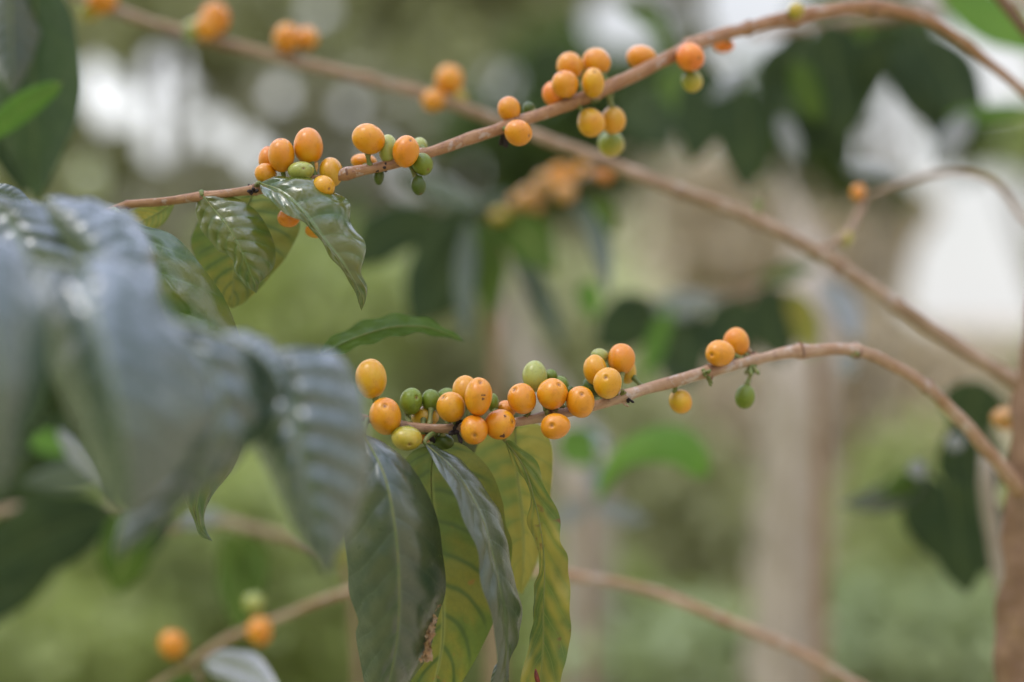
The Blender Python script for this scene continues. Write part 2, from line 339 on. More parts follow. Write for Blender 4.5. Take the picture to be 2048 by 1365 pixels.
def cherry(br, px, py, rx, ry, ty, dz=0., nav=None, tilt=0., spots=(), parent=None, seg=28, stalk=True, root=None, name='cherry', label=None):
    d = br.depth(px, py)+dz
    ctr = P(px, py, d); r = (rx+ry)/2/FPX*d
    base, brad = br.near(ctr)
    if root is not None: base = P(root[0], root[1], br.depth(*root)); brad = .0015
    if nav is not None:
        nx, ny = (nav[0]-px)/rx, (nav[1]-py)/ry; q = min(.97, nx*nx+ny*ny)
        ax = np.array([nx, -math.sqrt(1-q), -ny])
    else:
        ax = unit(ctr-base); ax = unit(ax+rng.normal(size=3)*.12)
    ax = unit(ax)
    e1 = unit(np.cross(ax, [.3, .1, 1.])); e2 = np.cross(ax, e1)
    V, UV, F = [], [], []
    rings = seg//2+6
    # polar profile from the stalk end (t=0) to the navel (t=1), a small disc and dimple at the navel
    prof = []
    for i in range(rings+1):
        t = i/rings; th = math.pi*t
        rr = math.sin(th)**.94; zz = -math.cos(th)*1.06
        prof.append((rr, zz, t))
    out = []
    for rr, zz, t in prof:
        if t > .93: zz -= .05*((t-.93)/.07)**2; 
        out.append((rr, zz, t))
    out = out[:-1]+[(.16, out[-1][1]+.03, .975), (.135, out[-1][1]+.034, .978), (.11, out[-1][1]+.018, .985), (.07, out[-1][1]+.012, .995), (.0, out[-1][1]+.02, 1.0)]
    sx, sz = rx/((rx+ry)/2), ry/((rx+ry)/2)
    lump = rng.random(4)*6.28; egg = rng.normal()*.05
    for rr, zz, t in out:
        for k in range(seg):
            a = 2*math.pi*k/seg
            w = 1+.028*math.sin(a*2+lump[0])+.018*math.sin(a*3+lump[1]+t*4)+egg*(t-.5)*2
            v = (e1*math.cos(a)+e2*math.sin(a))*rr*w+ax*zz
            V.append(v); UV.append((k/seg, t))
    V = np.array(V)*r; V[:, 0] *= sx; V[:, 2] *= sz
    if tilt:
        ca, sa = math.cos(R_(tilt)), math.sin(R_(tilt)); x, z = V[:, 0].copy(), V[:, 2].copy(); V[:, 0] = x*ca-z*sa; V[:, 2] = x*sa+z*ca
    F = [(i*seg+k, i*seg+(k+1) % seg, (i+1)*seg+(k+1) % seg, (i+1)*seg+k) for i in range(len(out)-1) for k in range(seg)]
    mb = MB(); mb.add(V+ctr, F, UV, 0)
    for (qx, qy, qr) in spots:                                  # brown blemishes: shallow raised scabs lying on the skin
        fx, fz = (qx-px)/FPX*d, -(qy-py)/FPX*d
        fy = -math.sqrt(max(.02, 1-(fx/(rx/FPX*d))**2-(fz/(ry/FPX*d))**2))*r
        pc = np.array([fx, fy, fz]); nn = unit(pc); a1 = unit(np.cross(nn, [0, .1, 1])); a2 = np.cross(nn, a1)
        q = qr/FPX*d
        rv = [ctr+pc*1.0+nn*.00035]; 
        for rr2, hh in ((.45, .0003), (1., -.0004)):
            for k in range(12):
                a = k*math.pi/6; j = 1+.25*math.sin(a*3+qx)+.15*math.sin(a*5+qy)
                rv.append(ctr+pc+nn*hh+(a1*math.cos(a)+a2*math.sin(a))*q*rr2*j)
        fs = [(0, 1+k, 1+(k+1) % 12) for k in range(12)]+[(1+k, 13+k, 13+(k+1) % 12, 1+(k+1) % 12) for k in range(12)]
        mb.add(rv, fs, None, 2)
    if stalk:
        p0 = base+unit(ctr-base)*brad*.6; p1 = ctr-ax*r*.98
        if np.dot(unit(p1-p0), ax) < -.5: p1 = ctr-unit(ctr-base)*r*.9
        tube(mb, cr([p0, (p0+p1)/2-ax*.001, p1], 7), [.0016, .0013, .0011, .001, .0011, .0013, .0016], 8, 1)
    ob = mb.build(name, [C[ty], M['stalk'], M['blemish']], parent or br.ob, ctr)
    if label: ob['label'] = label
    return ob

def lump(br, px, py, r, dz=0., n=5, mat='scar', name='node_scar', spread=1.0):
    """Withered stalks and bud scales left at a node."""
    d = br.depth(px, py)+dz; c = P(px, py, d); mb = MB(); rr = r/FPX*d
    b, _ = br.near(c)
    for k in range(n):
        o = rng.normal(size=3)*rr*.5*spread; pts = cr([b+(c-b)*.2, (b+c)/2+o*.4, c+o], 7)
        tube(mb, pts, np.array([.7, .6, .5, .5, .7, .8, .3])*rr*.38, 7, 0, .12, int(rng.integers(99)))
    ob = mb.build(name, M[mat], br.ob, c); return ob

# ================================================================== THE MAIN TREE
tree = thing('coffee_tree', 'slender coffee tree with brown trunk and long twigs bearing yellow orange cherries', 'coffee tree', P(2060, 5570, .79))
tr = Branch(tree, [(2110, -900, .80, 22.9), (2110, 100, .80, 25.5), (2098, 450, .795, 29.9), (2080, 650, .79, 33.4), (2068, 800, .785, 37.8), (2062, 950, .78, 44.0), (2056, 1100, .78, 49.3), (2050, 1250, .78, 54.6), (2050, 1450, .78, 58.1), (2055, 3000, .785, 66.9), (2060, 5640, .79, 83.6)], M['bark3'], 'trunk', sides=24, n=260, rough=.05)

U = Branch(tree, [(205, 424, .662, 2.8), (250, 411, .657, 6.9), (320, 404, .655, 7.8), (400, 394, .652, 8.7), (510, 380, .65, 9.2), (600, 368, .648, 10.1), (690, 348, .648, 11.0), (780, 330, .65, 11.0), (860, 305, .657, 11.0), (1000, 257, .672, 12.0), (1150, 204, .69, 12.9), (1300, 135, .708, 13.8), (1400, 85, .725, 13.8), (1520, 50, .745, 12.9), (1640, 24, .765, 13.8), (1740, 14, .78, 13.8), (1850, 38, .79, 12.0), (1930, 88, .795, 10.1), (2000, 145, .80, 9.2), (2110, 235, .80, 11.0)],
           M['bark'], nodes=(250, 402, 510, 690, 850, 1030, 1190, 1380, 1490, 1590, 1740), label='upper reddish twig arching across the frame, thick with cherries', seed=3)
Lb = Branch(tree, [(560, 790, .66, 4.8), (640, 812, .648, 6.5), (735, 838, .642, 7.3), (800, 851, .64, 8.1), (880, 857, .64, 8.9), (1000, 849, .64, 8.9), (1100, 832, .642, 9.7), (1190, 812, .645, 10.6), (1250, 792, .65, 11.4), (1340, 765, .66, 11.4), (1450, 735, .672, 11.4), (1530, 715, .682, 10.6), (1600, 703, .69, 12.1), (1700, 700, .70, 12.9), (1760, 718, .71, 11.4), (1850, 772, .73, 12.1), (1930, 850, .745, 12.9), (1995, 925, .76, 15.4), (2062, 1010, .782, 17.8)],
            M['bark5'], nodes=(800, 910, 1100, 1250, 1415, 1510, 1600, 1715, 1850), label='lower greyish pink twig whose bend is topped by a pale stretch', seed=4)
Mb = Branch(tree, [(60, -60, .92, 9.1), (120, -25, .91, 9.9), (250, 28, .90, 10.6), (400, 75, .89, 11.4), (560, 115, .88, 11.4), (740, 160, .87, 12.1), (870, 195, .86, 12.1), (1000, 245, .86, 12.1), (1150, 300, .85, 12.8), (1300, 360, .84, 13.6), (1500, 435, .83, 13.6), (1650, 515, .82, 14.3), (1800, 615, .81, 14.3), (1920, 695, .80, 15.1), (2075, 790, .785, 18.1)],
            M['bark2'], nodes=(230, 410, 590, 740, 890, 1200, 1360, 1515, 1680, 1800), label='blurred straight twig running diagonally behind the others', seed=5)
Bb = Branch(tree, [(270, 1400, .91, 4.6), (370, 1335, .90, 5.9), (450, 1280, .90, 6.6), (560, 1235, .89, 6.6), (690, 1185, .88, 7.2), (850, 1150, .88, 7.9), (1000, 1140, .88, 7.9), (1150, 1152, .87, 8.5), (1300, 1182, .87, 9.2), (1450, 1240, .86, 9.8), (1600, 1305, .86, 9.8), (1720, 1375, .85, 10.5), (1900, 1500, .83, 13.1), (2055, 1650, .785, 15.7)],
            M['bark5'], nodes=(520, 850, 1150, 1450), label='blurred low arching twig at the foot of the picture', seed=6)

# -- cherries of the upper twig
UC = [(617, 293, 30, 35, 'o', .002, None), (563, 311, 27, 32, 'o', -.004, None), (536, 318, 19, 24, 'o', .008, None), (531, 348, 21, 20, 'y', -.002, None),
      (602, 342, 26, 19, 'p', -.006, (610, 340)), (662, 345, 24, 29, 'y', .002, None), (647, 374, 23, 22, 'y', -.010, (660, 380)), (618, 332, 18, 22, 'y', .010, None),
      (577, 436, 23, 18, 'r', .006, None), (632, 462, 22, 14, 'o', .008, None),
      (812, 303, 27, 31, 'o', -.010, None), (776, 299, 20, 28, 'p', .001, None), (838, 294, 17, 19, 'p', .008, None), (845, 329, 21, 22, 'g', -.006, None), (728, 324, 26, 16, 'o', .014, None),
      (837, 371, 15, 19, 'k', -.004, None), (758, 353, 11, 17, 'k', .004, None),
      (1018, 219, 23, 24, 'o', 0, None), (1037, 266, 27, 26, 'o', -.012, None), (1058, 219, 13, 15, 'k', .006, None),
      (1140, 133, 26, 27, 'o', .006, None), (1193, 125, 28, 27, 'o', .006, None), (1130, 169, 27, 26, 'o', -.006, None), (1107, 188, 22, 24, 'r', .004, None), (1186, 166, 23, 29, 'y', -.010, None),
      (1182, 245, 27, 28, 'y', -.002, None), (1226, 241, 26, 26, 'y', .006, None), (1222, 288, 27, 25, 'h', .03, None),
      (1283, 115, 29, 24, 'o', .008, None), (1381, 115, 28, 28, 'r', -.012, None), (1384, 162, 21, 22, 'h', .002, None), (1448, 92, 20, 14, 'r', .012, None), (1592, 22, 16, 16, 'h', -.01, None)]
for a in UC: cherry(U, *a[:6], nav=a[6])
cherry(U, 737, 278, 33, 28, 'o', -.004, tilt=-28)
lump(U, 507, 386, 12, -.006, 6); lump(U, 498, 368, 8, 0, 3); lump(U, 1012, 289, 15, .004, 7); lump(U, 768, 338, 12, -.002, 6); lump(U, 835, 345, 10, 0, 4)
lump(U, 1195, 208, 8, -.004, 4, 'stalk', 'stalk_cluster'); lump(U, 1590, 30, 12, -.008, 5, 'stalk', 'stalk_cluster'); lump(U, 1500, 45, 8, 0, 3)

# -- cherries of the lower twig
LC = [(742, 758, 31, 38, 'y', .000, None, ()), (771, 833, 32, 37, 'o', -.008, (772, 812), ()), (822, 803, 23, 27, 'g', .004, (834, 795), ()), (862, 801, 20, 21, 'g', .008, None, ()),
      (893, 794, 19, 18, 'g', .014, None, ()), (850, 834, 27, 21, 'y', .010, None, ()), (902, 815, 28, 30, 'y', -.006, (888, 795), ()), (931, 783, 27, 30, 'y', .006, None, ()),
      (957, 794, 28, 37, 'o', -.010, (961, 766), ((959, 790, 10), (966, 797, 5))), (948, 860, 27, 30, 'o', -.011, (950, 869), ()), (1000, 849, 30, 31, 'o', -.007, (1024, 843), ((1006, 871, 7), (1010, 832, 5))),
      (813, 877, 32, 24, 'h', -.010, None, ()), (888, 884, 20, 15, 'k', .004, None, ()), (986, 806, 12, 18, 'g', .006, None, ()), (845, 872, 25, 16, 'r', .012, None, ()),
      (1013, 818, 20, 17, 'o', .010, None, ()), (1044, 798, 29, 30, 'o', -.004, (1029, 780), ()), (1070, 753, 24, 30, 'p', .006, None, ()), (1101, 752, 13, 13, 'g', .012, None, ()), (1121, 772, 17, 20, 'g', .012, None, ()),
      (1105, 788, 31, 30, 'o', -.006, (1117, 770), ()), (1161, 804, 28, 32, 'o', -.008, None, ()), (1111, 853, 30, 26, 'o', -.012, (1103, 850), ()),
      (1190, 740, 23, 29, 'y', .002, None, ()), (1243, 718, 28, 29, 'o', .004, None, ()), (1215, 766, 29, 31, 'y', -.008, (1210, 755), ()), (1200, 712, 18, 14, 'p', .010, None, ()), (1254, 742, 18, 26, 'y', .012, None, ()), (1184, 775, 20, 22, 'k', .010, None, ()),
      (1440, 707, 29, 26, 'o', -.006, None, ()), (1473, 685, 25, 28, 'o', .004, None, ()), (1361, 803, 23, 24, 'y', .004, None, ()), (1490, 794, 20, 23, 'g', .000, None, ()),
      (1140, 782, 8, 10, 'k', .008, None, ())]
roots = {(742, 758): (742, 838), (1490, 794): (1512, 722), (1473, 685): (1500, 718), (1070, 753): (1095, 830), (1190, 740): (1235, 795), (1243, 718): (1240, 795), (1440, 707): (1490, 722)}
for a in LC: cherry(Lb, *a[:6], nav=a[6], spots=a[7], root=roots.get(a[:2]), seg=32)
lump(Lb, 912, 868, 15, -.004, 8); lump(Lb, 862, 878, 13, .002, 6); lump(Lb, 790, 860, 9, .004, 4); lump(Lb, 915, 840, 8, -.004, 4)
lump(Lb, 1262, 803, 10, -.004, 5); lump(Lb, 1254, 818, 6, -.004, 3, 'dry', 'stalk_cluster')
lump(Lb, 1412, 742, 14, -.006, 6, 'stalk', 'stalk_cluster'); lump(Lb, 1424, 764, 10, -.006, 4, 'stalk', 'stalk_cluster'); lump(Lb, 1508, 744, 14, -.002, 5, 'stalk', 'stalk_cluster'); lump(Lb, 1502, 704, 12, .002, 5, 'dry', 'stalk_cluster')
lump(Lb, 1712, 712, 11, -.004, 4, 'stalk', 'stalk_cluster')
lump(U, 600, 352, 8, -.004, 4, 'stalk', 'stalk_cluster')
lump(U, 850, 318, 9, -.004, 4, 'stalk', 'stalk_cluster')
lump(U, 1025, 250, 9, -.006, 4, 'stalk', 'stalk_cluster')
lump(Lb, 1000, 832, 9, .004, 4, 'stalk', 'stalk_cluster')
lump(Lb, 1095, 822, 10, -.006, 5, 'stalk', 'stalk_cluster')
lump(Lb, 1240, 782, 10, -.006, 5, 'stalk', 'stalk_cluster')
lump(Lb, 1110, 838, 8, -.010, 4)
lump(Mb, 1200, 322, 7, -.008, 4)
cherry(tr, 2014, 838, 30, 24, 'd', .05)
# -- cherries of the middle and the low twig
for a in [(430, 38, 29, 31, 'o', -.004), (392, 66, 26, 28, 'h', .004), (412, 55, 22, 24, 'o', -.012), (205, 2, 30, 26, 'o', -.004), (180, 22, 22, 20, 'h', .004), (573, 76, 27, 27, 'o', -.004), (612, 78, 24, 22, 'o', .008),
          (898, 160, 28, 28, 'o', 0), (866, 201, 23, 22, 'o', -.008), (912, 196, 20, 20, 'h', .004)]:
    cherry(Mb, *a, seg=20)
for a in [(345, 1289, 26, 28, 'o', 0, (385, 1325)), (519, 1262, 25, 27, 'o', -.008, None), (508, 1206, 20, 18, 'p', .006, None)]:
    cherry(Bb, *a[:6], root=a[6], seg=20)

# -- side shoots of the middle twig
def shoot(br, pts, mat='bark2'):
    w = np.array([list(P(a, b, d))+[r/FPX*d] for a, b, d, r in pts]); c = cr(w, 24); mb = MB(); tube(mb, c[:, :3], c[:, 3], 10, 0, .08, 3)
    return mb.build('side_shoot', M[mat], br.ob, c[0, :3])
shoot(Mb, [(1513, 440, .83, 7), (1517, 420, .83, 9), (1514, 398, .83, 5)], 'stalk')
shoot(Mb, [(1625, 500, .82, 6), (1680, 480, .83, 8), (1720, 420, .85, 8), (1722, 375, .86, 9)], 'bark2')
shoot(Mb, [(1722, 400, .86, 4), (1800, 368, .87, 5), (1900, 345, .87, 6), (1985, 362, .86, 7), (2048, 440, .85, 5), (2110, 480, .80, 6)])
shoot(U, [(2110, 140, .80, 14), (2050, 60, .80, 11), (1985, -20, .80, 10)], 'bark3')
cherry(Mb, 1716, 385, 14, 16, 'o', .03, stalk=False, seg=16)
cherry(Mb, 1690, 478, 14, 16, 'h', .015, stalk=False, seg=16)

# -- leaves in and near focus
leaf(U.ob, M['gloss'], [(404, 390, .650), (432, 425, .647), (456, 455, .643), (480, 500, .641), (500, 545, .642), (511, 570, .644), (513, 587, .647)],
     [(394, 405), (393, 430), (402, 458), (425, 488), (438, 503), (455, 510), (466, 522), (470, 545), (490, 570)], [(440, 388), (480, 400), (512, 422), (535, 455), (550, 495), (549, 530), (535, 552), (520, 566)],
     dl=.008, dr=.006, quilt=.0004, dome=.10, wav=.0004, n=96, m=14, petiole=(402, 386, .652), label='small glossy leaf with a nibbled edge')
leaf(U.ob, M['gloss'], [(519, 366, .642), (560, 382, .634), (602, 420, .628), (640, 470, .627), (680, 520, .628), (704, 556, .632), (720, 588, .637), (723, 622, .642)],
     [(524, 385), (545, 405), (585, 437), (612, 448), (640, 482), (662, 515), (688, 548), (706, 575), (716, 605)], [(560, 353), (610, 355), (660, 378), (697, 405), (701, 440), (712, 462), (729, 487), (730, 520), (722, 545), (733, 575), (732, 602)],
     dl=-.006, dr=.014, quilt=.0005, dome=.16, wav=.0007, n=96, m=14, petiole=(512, 376, .65), label='twisted glossy leaf with silvery sheen and curled tip')
leaf(U.ob, M['under'], [(505, 388, .662), (490, 430, .668), (475, 490, .672), (468, 550, .674), (462, 618, .676)],
     [(450, 395), (405, 430), (383, 475), (393, 525), (420, 570), (448, 605)], [(560, 392), (592, 425), (598, 462), (575, 510), (535, 560), (490, 605)],
     dl=.01, dr=.005, under=True, quilt=.0006, wav=.001, petiole=(508, 384, .652), label='yellowing leaf hanging behind the glossy ones')
leaf(U.ob, M['olive'], [(350, 404, .66), (310, 430, .668), (255, 455, .675)], [(330, 402), (280, 415), (240, 440)], [(345, 420), (325, 450), (290, 462)], dl=.004, dr=.004, under=True, petiole=(395, 397, .653))
leaf(U.ob, M['gloss'], [(240, 430, .64), (285, 480, .642), (300, 540, .638), (322, 610, .636), (350, 690, .635), (380, 790, .634), (398, 880, .633), (402, 960, .638), (393, 1020, .644), (401, 1060, .65), (425, 1083, .650)],
     [(240, 500), (240, 600), (255, 700), (285, 800), (325, 890), (362, 965), (370, 1000), (385, 1035), (400, 1072)], [(292, 452), (345, 470), (400, 527), (445, 592), (482, 680), (500, 780), (490, 870), (465, 940), (425, 988), (410, 1025), (412, 1060)],
     dl=.012, dr=.010, quilt=.0009, dome=.14, wav=.0012, n=120, m=14, petiole=(225, 420, .66), label='long dull green leaf half hidden by the blurred ones')
leaf(Lb.ob, M['mid'], [(640, 712, .665), (700, 680, .668), (780, 655, .672), (850, 654, .676), (892, 667, .68), (930, 684, .684)], [(645, 692), (680, 665), (735, 640), (790, 629), (850, 636), (900, 660)], [(665, 712), (720, 694), (800, 671), (850, 668), (892, 676)],
     dl=.012, dr=-.006, dome=.03, under=True, wav=.0008, quilt=.0006, petiole=(575, 795, .658), label='solitary arched green leaf')
leaf(Lb.ob, M['greenish'], [(728, 868, .614), (770, 955, .602), (788, 1040, .598), (797, 1130, .599), (798, 1220, .604), (791, 1300, .612), (772, 1400, .622), (770, 1440, .626)],
     [(705, 920), (693, 1000), (690, 1080), (697, 1150), (699, 1190), (716, 1240), (712, 1270), (722, 1330), (738, 1400)], [(770, 885), (835, 950), (872, 1030), (888, 1120), (889, 1190), (868, 1270), (845, 1330), (800, 1400)],
     dl=.016, dr=.026, quilt=.0008, dome=.15, wav=.0014, n=120, m=14, petiole=(735, 840, .64), label='broad dark green leaf with a dried brown edge')
leaf(Lb.ob, M['under'], [(868, 888, .648), (862, 960, .656), (868, 1050, .66), (880, 1150, .661), (886, 1250, .66), (878, 1330, .657), (845, 1440, .652)],
     [(825, 905), (795, 945), (785, 1020), (790, 1120), (800, 1220), (805, 1320), (820, 1400)], [(925, 888), (975, 935), (1005, 1000), (1012, 1050), (1024, 1090), (1015, 1170), (985, 1250), (945, 1330), (890, 1410)],
     dl=-.004, dr=-.012, under=True, quilt=.0012, dome=.06, wav=.001, n=110, m=14, petiole=(872, 862, .641), label='broad yellow green leaf with dark veins')
leaf(Lb.ob, M['greenish'], [(848, 886, .632), (905, 938, .626), (957, 1020, .622), (985, 1110, .620), (1003, 1200, .619), (1012, 1290, .62), (1005, 1430, .622)],
     [(858, 905), (890, 958), (925, 1030), (955, 1110), (968, 1190), (990, 1260), (992, 1320), (985, 1400)], [(870, 893), (925, 930), (982, 1005), (1012, 1090), (1022, 1160), (1040, 1215), (1032, 1270), (1018, 1320), (1015, 1400)],
     dl=-.014, dr=.034, quilt=.0005, dome=.12, wav=.0006, n=110, m=10, petiole=(868, 866, .64), label='narrow curved leaf seen nearly edge on with grey sheen')
leaf(Lb.ob, M['wavy'], [(1009, 880, .64), (1048, 935, .638), (1070, 1005, .636), (1084, 1075, .635), (1089, 1145, .635), (1086, 1230, .636), (1086, 1300, .637), (1072, 1430, .64)],
     [(1012, 892), (1040, 950), (1062, 1005), (1058, 1045), (1064, 1085), (1078, 1118), (1082, 1145), (1066, 1175), (1063, 1215), (1070, 1245), (1060, 1280), (1045, 1325), (1050, 1380)],
     [(1025, 883), (1068, 925), (1100, 985), (1115, 1040), (1124, 1080), (1138, 1108), (1132, 1150), (1143, 1195), (1143, 1240), (1134, 1290), (1134, 1330), (1110, 1390)],
     dl=.008, dr=-.004, quilt=.0004, dome=.10, wav=.0028, n=120, m=10, petiole=(1002, 855, .641), label='narrow wavy edged yellow green leaf with a rusty spot')
leaf(Lb.ob, M['olive'], [(1030, 850, .668), (1035, 950, .675), (1045, 1030, .679), (1048, 1110, .682), (1044, 1190, .684)], [(975, 860), (945, 930), (955, 1030), (985, 1110), (1025, 1170)], [(1080, 850), (1104, 895), (1103, 980), (1092, 1060), (1068, 1140)],
     dl=.004, dr=.006, under=True, quilt=.0006, petiole=(1040, 845, .644), label='pale yellow leaf at the back of the hanging bunch')
leaf(Lb.ob, M['greenish'], [(1000, 1322, .646), (998, 1350, .642), (990, 1420, .638)], [(988, 1335), (980, 1380)], [(1012, 1335), (1015, 1380)], dl=.004, dr=.004, n=24, m=5, label='dark leaf tip peeping out at the bottom')
# rust spot and dried edge
mb = MB(); c = P(1075, 1356, .6325); mb2 = []
pts = cr([P(1071, 1338, .6335), P(1074, 1356, .6328), P(1080, 1375, .6335)], 8); tube(mb, pts, np.array([.2, .7, 1, 1.1, 1.1, 1, .7, .3])*.0011, 8, 0, .15, 2)
mb.build('rust_spot', M['spot'], Lb.ob, c)
mb = MB()
for q in range(46):
    t = rng.random(); a = np.interp(t, [0, .3, .6, 1], [870, 872, 862, 850])+rng.normal()*7*(1-.3*t); b = 1158+t*165
    r = (3+5*rng.random())*(1.25 if t > .45 else .8); p = P(a, b, .6215+rng.normal()*.0012); e1 = unit(rng.normal(size=3)+np.array([0, 0, 1.2])); e2 = unit(np.cross(e1, [rng.normal()*.3, 1, 0]))
    sc = r/FPX*.62; VV = []
    for u in range(5):
        for v2 in range(5):
            x, y = (u-2)/2, (v2-2)/2; rd = 1-.35*rng.random()
            VV.append(p+(e1*x*1.3+e2*y*.8)*sc*rd+np.cross(e1, e2)*sc*.45*math.sin(3*x+q)*math.cos(3*y+q*2))
    mb.add(VV, [(u*5+v2, u*5+v2+1, u*5+v2+6, u*5+v2+5) for u in range(4) for v2 in range(4)])
tube(mb, cr([P(868, 1238, .621), P(860, 1278, .6205), P(846, 1318, .621)], 14), np.array([.2, .6, .4, .8, .5, 1, .7, 1.1, .7, 1.2, .8, 1.1, .7, .2])*.0009, 7, 0, .3, 8)
mb.build('dried_edge', M['dry'], Lb.ob, P(860, 1240, .61))

# ================================================================== FOREGROUND SPRAY, close to the lens
fg = thing('coffee_branch', 'out of focus spray of big silvery grey green leaves close to the camera', 'leafy branch', P(-160, 560, .40))
fs = Branch(fg, [(a, b, d+.020, r) for a, b, d, r in [(-260, 520, .40, 10), (-60, 500, .41, 10), (120, 525, .43, 9), (230, 575, .44, 8), (310, 632, .455, 8), (420, 668, .47, 8), (500, 700, .475, 8), (560, 706, .478, 6)]], M['stalk'], 'stem', seed=8, n=80)
FL = [ # mat, mid, L, R, dl, dr, extra
 ('fore', [(88, 398, .500), (150, 455, .492), (215, 530, .486), (262, 580, .484), (318, 622, .484)], [(100, 440), (140, 500), (200, 575), (260, 620)], [(130, 395), (210, 408), (275, 440), (305, 500), (318, 570)], .006, .022, {}),
 ('fore', [(-40, 385, .52), (18, 432, .515), (48, 500, .51), (70, 580, .508), (90, 680, .51)], [(-70, 430), (-80, 520), (-40, 620), (30, 680)], [(10, 395), (90, 412), (170, 460), (235, 530), (250, 600), (170, 670)], .02, .014, {'quilt': .002}),
 ('fore', [(165, 520, .44), (185, 620, .42), (215, 740, .412), (240, 860, .41), (255, 960, .413), (255, 1040, .418)], [(95, 525), (68, 580), (90, 700), (140, 830), (185, 930), (225, 1010)], [(240, 520), (315, 590), (385, 700), (425, 800), (400, 900), (340, 970), (285, 1020)], .02, .03, {}),
 ('fore', [(-60, 470, .41), (-30, 600, .395), (-10, 730, .39), (-5, 850, .39), (-10, 1000, .395)], [(-120, 550), (-150, 700), (-120, 850), (-60, 950)], [(20, 470), (80, 570), (100, 680), (92, 790), (50, 890), (15, 960)], .02, .024, {}),
 ('fore', [(300, 628, .46), (395, 700, .452), (440, 790, .448), (430, 880, .446), (370, 960, .446), (290, 1050, .448), (232, 1118, .452)], [(290, 680), (300, 760), (310, 860), (290, 960), (250, 1040), (228, 1090)], [(350, 650), (430, 672), (500, 710), (535, 780), (535, 850), (480, 915), (400, 975), (320, 1045), (252, 1105)], .008, .026, {'quilt': .0034, 'dome': .16}),
 ('fore', [(548, 706, .474), (575, 775, .465), (592, 870, .46), (606, 970, .459), (625, 1060, .461), (652, 1155, .464)], [(515, 720), (490, 790), (497, 870), (530, 935), (562, 1010), (590, 1070), (625, 1115)], [(610, 698), (670, 708), (712, 760), (736, 850), (738, 950), (715, 1040), (685, 1100)], .016, .02, {'quilt': .0034, 'dome': .16}),
 ('fore', [(440, 672, .472), (490, 690, .466), (545, 735, .462), (570, 800, .460)], [(450, 700), (480, 740), (530, 785)], [(465, 664), (520, 672), (570, 710), (590, 760)], .006, .014, {}),
]
FLAB = ['pale smooth leaf uppermost in the blurred spray', 'leaf with strongly ribbed dark stripes', 'large drooping leaf with straight pale midrib', 'leaf cut by the picture edge', 'ribbed leaf tapering to a curled lilac tip', 'ribbed leaf ending in a long drip tip', None]
for (mt, mi, l, r, dl, dr, kw), lb in zip(FL, FLAB):
    k = dict(quilt=.0008, dome=.12, wav=.001, n=72, m=12, irr=.12); k.update(kw); leaf(fs.ob, M[mt], [(a, b, d+.020) for a, b, d in mi], l, r, dl=dl, dr=dr, label=lb, **k)
gleaf(fs.ob, M['fresh'], (285, 605), (330, 660), 26, .455, .46, n=16)

# ================================================================== OTHER COFFEE PLANTS BEHIND
def plant(label, stem, leaves, cherries=(), name='coffee_plant', stemmat='bark2', cat='coffee plant', group=None):
    t = thing(name, label, cat, P(*stem[-1][:3]), group)
    b = Branch(t, stem, M[stemmat], 'stem', seed=int(rng.integers(99)), n=60, sides=12)
    for l in leaves:
        mt, p0, p1, w, d0, d1 = l[:6]; kw = l[6] if len(l) > 6 else {}
        gleaf(t, M[mt], p0, p1, w, d0, d1, **kw)
    for c in cherries: cherry(b, *c, seg=16, parent=t)
    return t
def down(px, d, r, z=0.):   # where a stem at this px and distance meets the ground
    return (px, 682.5+(CZ-z)/d*FPX, d, r)

plant('dark hanging leaves above a fresh green one in the top corner beside the twig end', [(80, -200, .84, 12), (70, -60, .84, 12), (60, -20, .84, 9)] [::-1]+[(90, -700, .84, 14)],
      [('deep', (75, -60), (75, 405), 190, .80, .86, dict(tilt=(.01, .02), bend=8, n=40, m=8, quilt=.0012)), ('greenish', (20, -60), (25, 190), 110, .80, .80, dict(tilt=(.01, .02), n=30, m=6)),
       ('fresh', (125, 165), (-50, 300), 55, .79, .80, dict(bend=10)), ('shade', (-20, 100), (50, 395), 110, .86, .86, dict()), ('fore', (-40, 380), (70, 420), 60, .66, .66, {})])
plant('blurred coffee plant with fan of drooping leaves and orange cherry cluster behind twigs', [(1215, 335, 1.07, 9), (1120, 370, 1.08, 10), (1040, 420, 1.10, 11), (1000, 520, 1.12, 12), (990, 800, 1.15, 14), (990, 1400, 1.18, 16), down(1000, 1.2, 18)],
      [('shade', (880, 430), (690, 540), 100, 1.12, 1.10, dict(bend=20)), ('shade', (950, 420), (820, 650), 150, 1.12, 1.08, dict(bend=-10)), ('mid', (1000, 430), (1110, 545), 95, 1.1, 1.06, dict(bend=-8)),
       ('mid', (970, 440), (985, 640), 75, 1.1, 1.1, {}), ('dull', (940, 440), (932, 690), 44, 1.08, 1.05, dict(bend=6)), ('shade', (900, 420), (870, 610), 120, 1.13, 1.12, {}), ('dull', (1130, 380), (1215, 600), 40, 1.08, 1.04, dict(bend=-25)),
       ('dull', (960, 410), (1030, 395), 40, 1.1, 1.1, {}), ('fresh', (1170, 560), (1190, 640), 45, 1.1, 1.1, {}), ('mid', (1180, 400), (1230, 470), 60, 1.1, 1.08, {}), ('dull', (800, 350), (980, 420), 50, 1.14, 1.1, {}), ('dull', (1010, 440), (1130, 700), 50, 1.14, 1.1, {}),],
      [(1056, 392, 20, 20, 'd', -.01), (1034, 408, 18, 18, 'd', .0), (1092, 366, 22, 21, 'd', 0), (1120, 350, 22, 22, 'o', -.01), (1130, 384, 22, 22, 'd', -.015), (1160, 342, 16, 16, 'o', .0), (1210, 348, 15, 14, 'r', 0), (1000, 432, 18, 15, 'h', -.01), (1072, 412, 14, 13, 'd', -.01)])
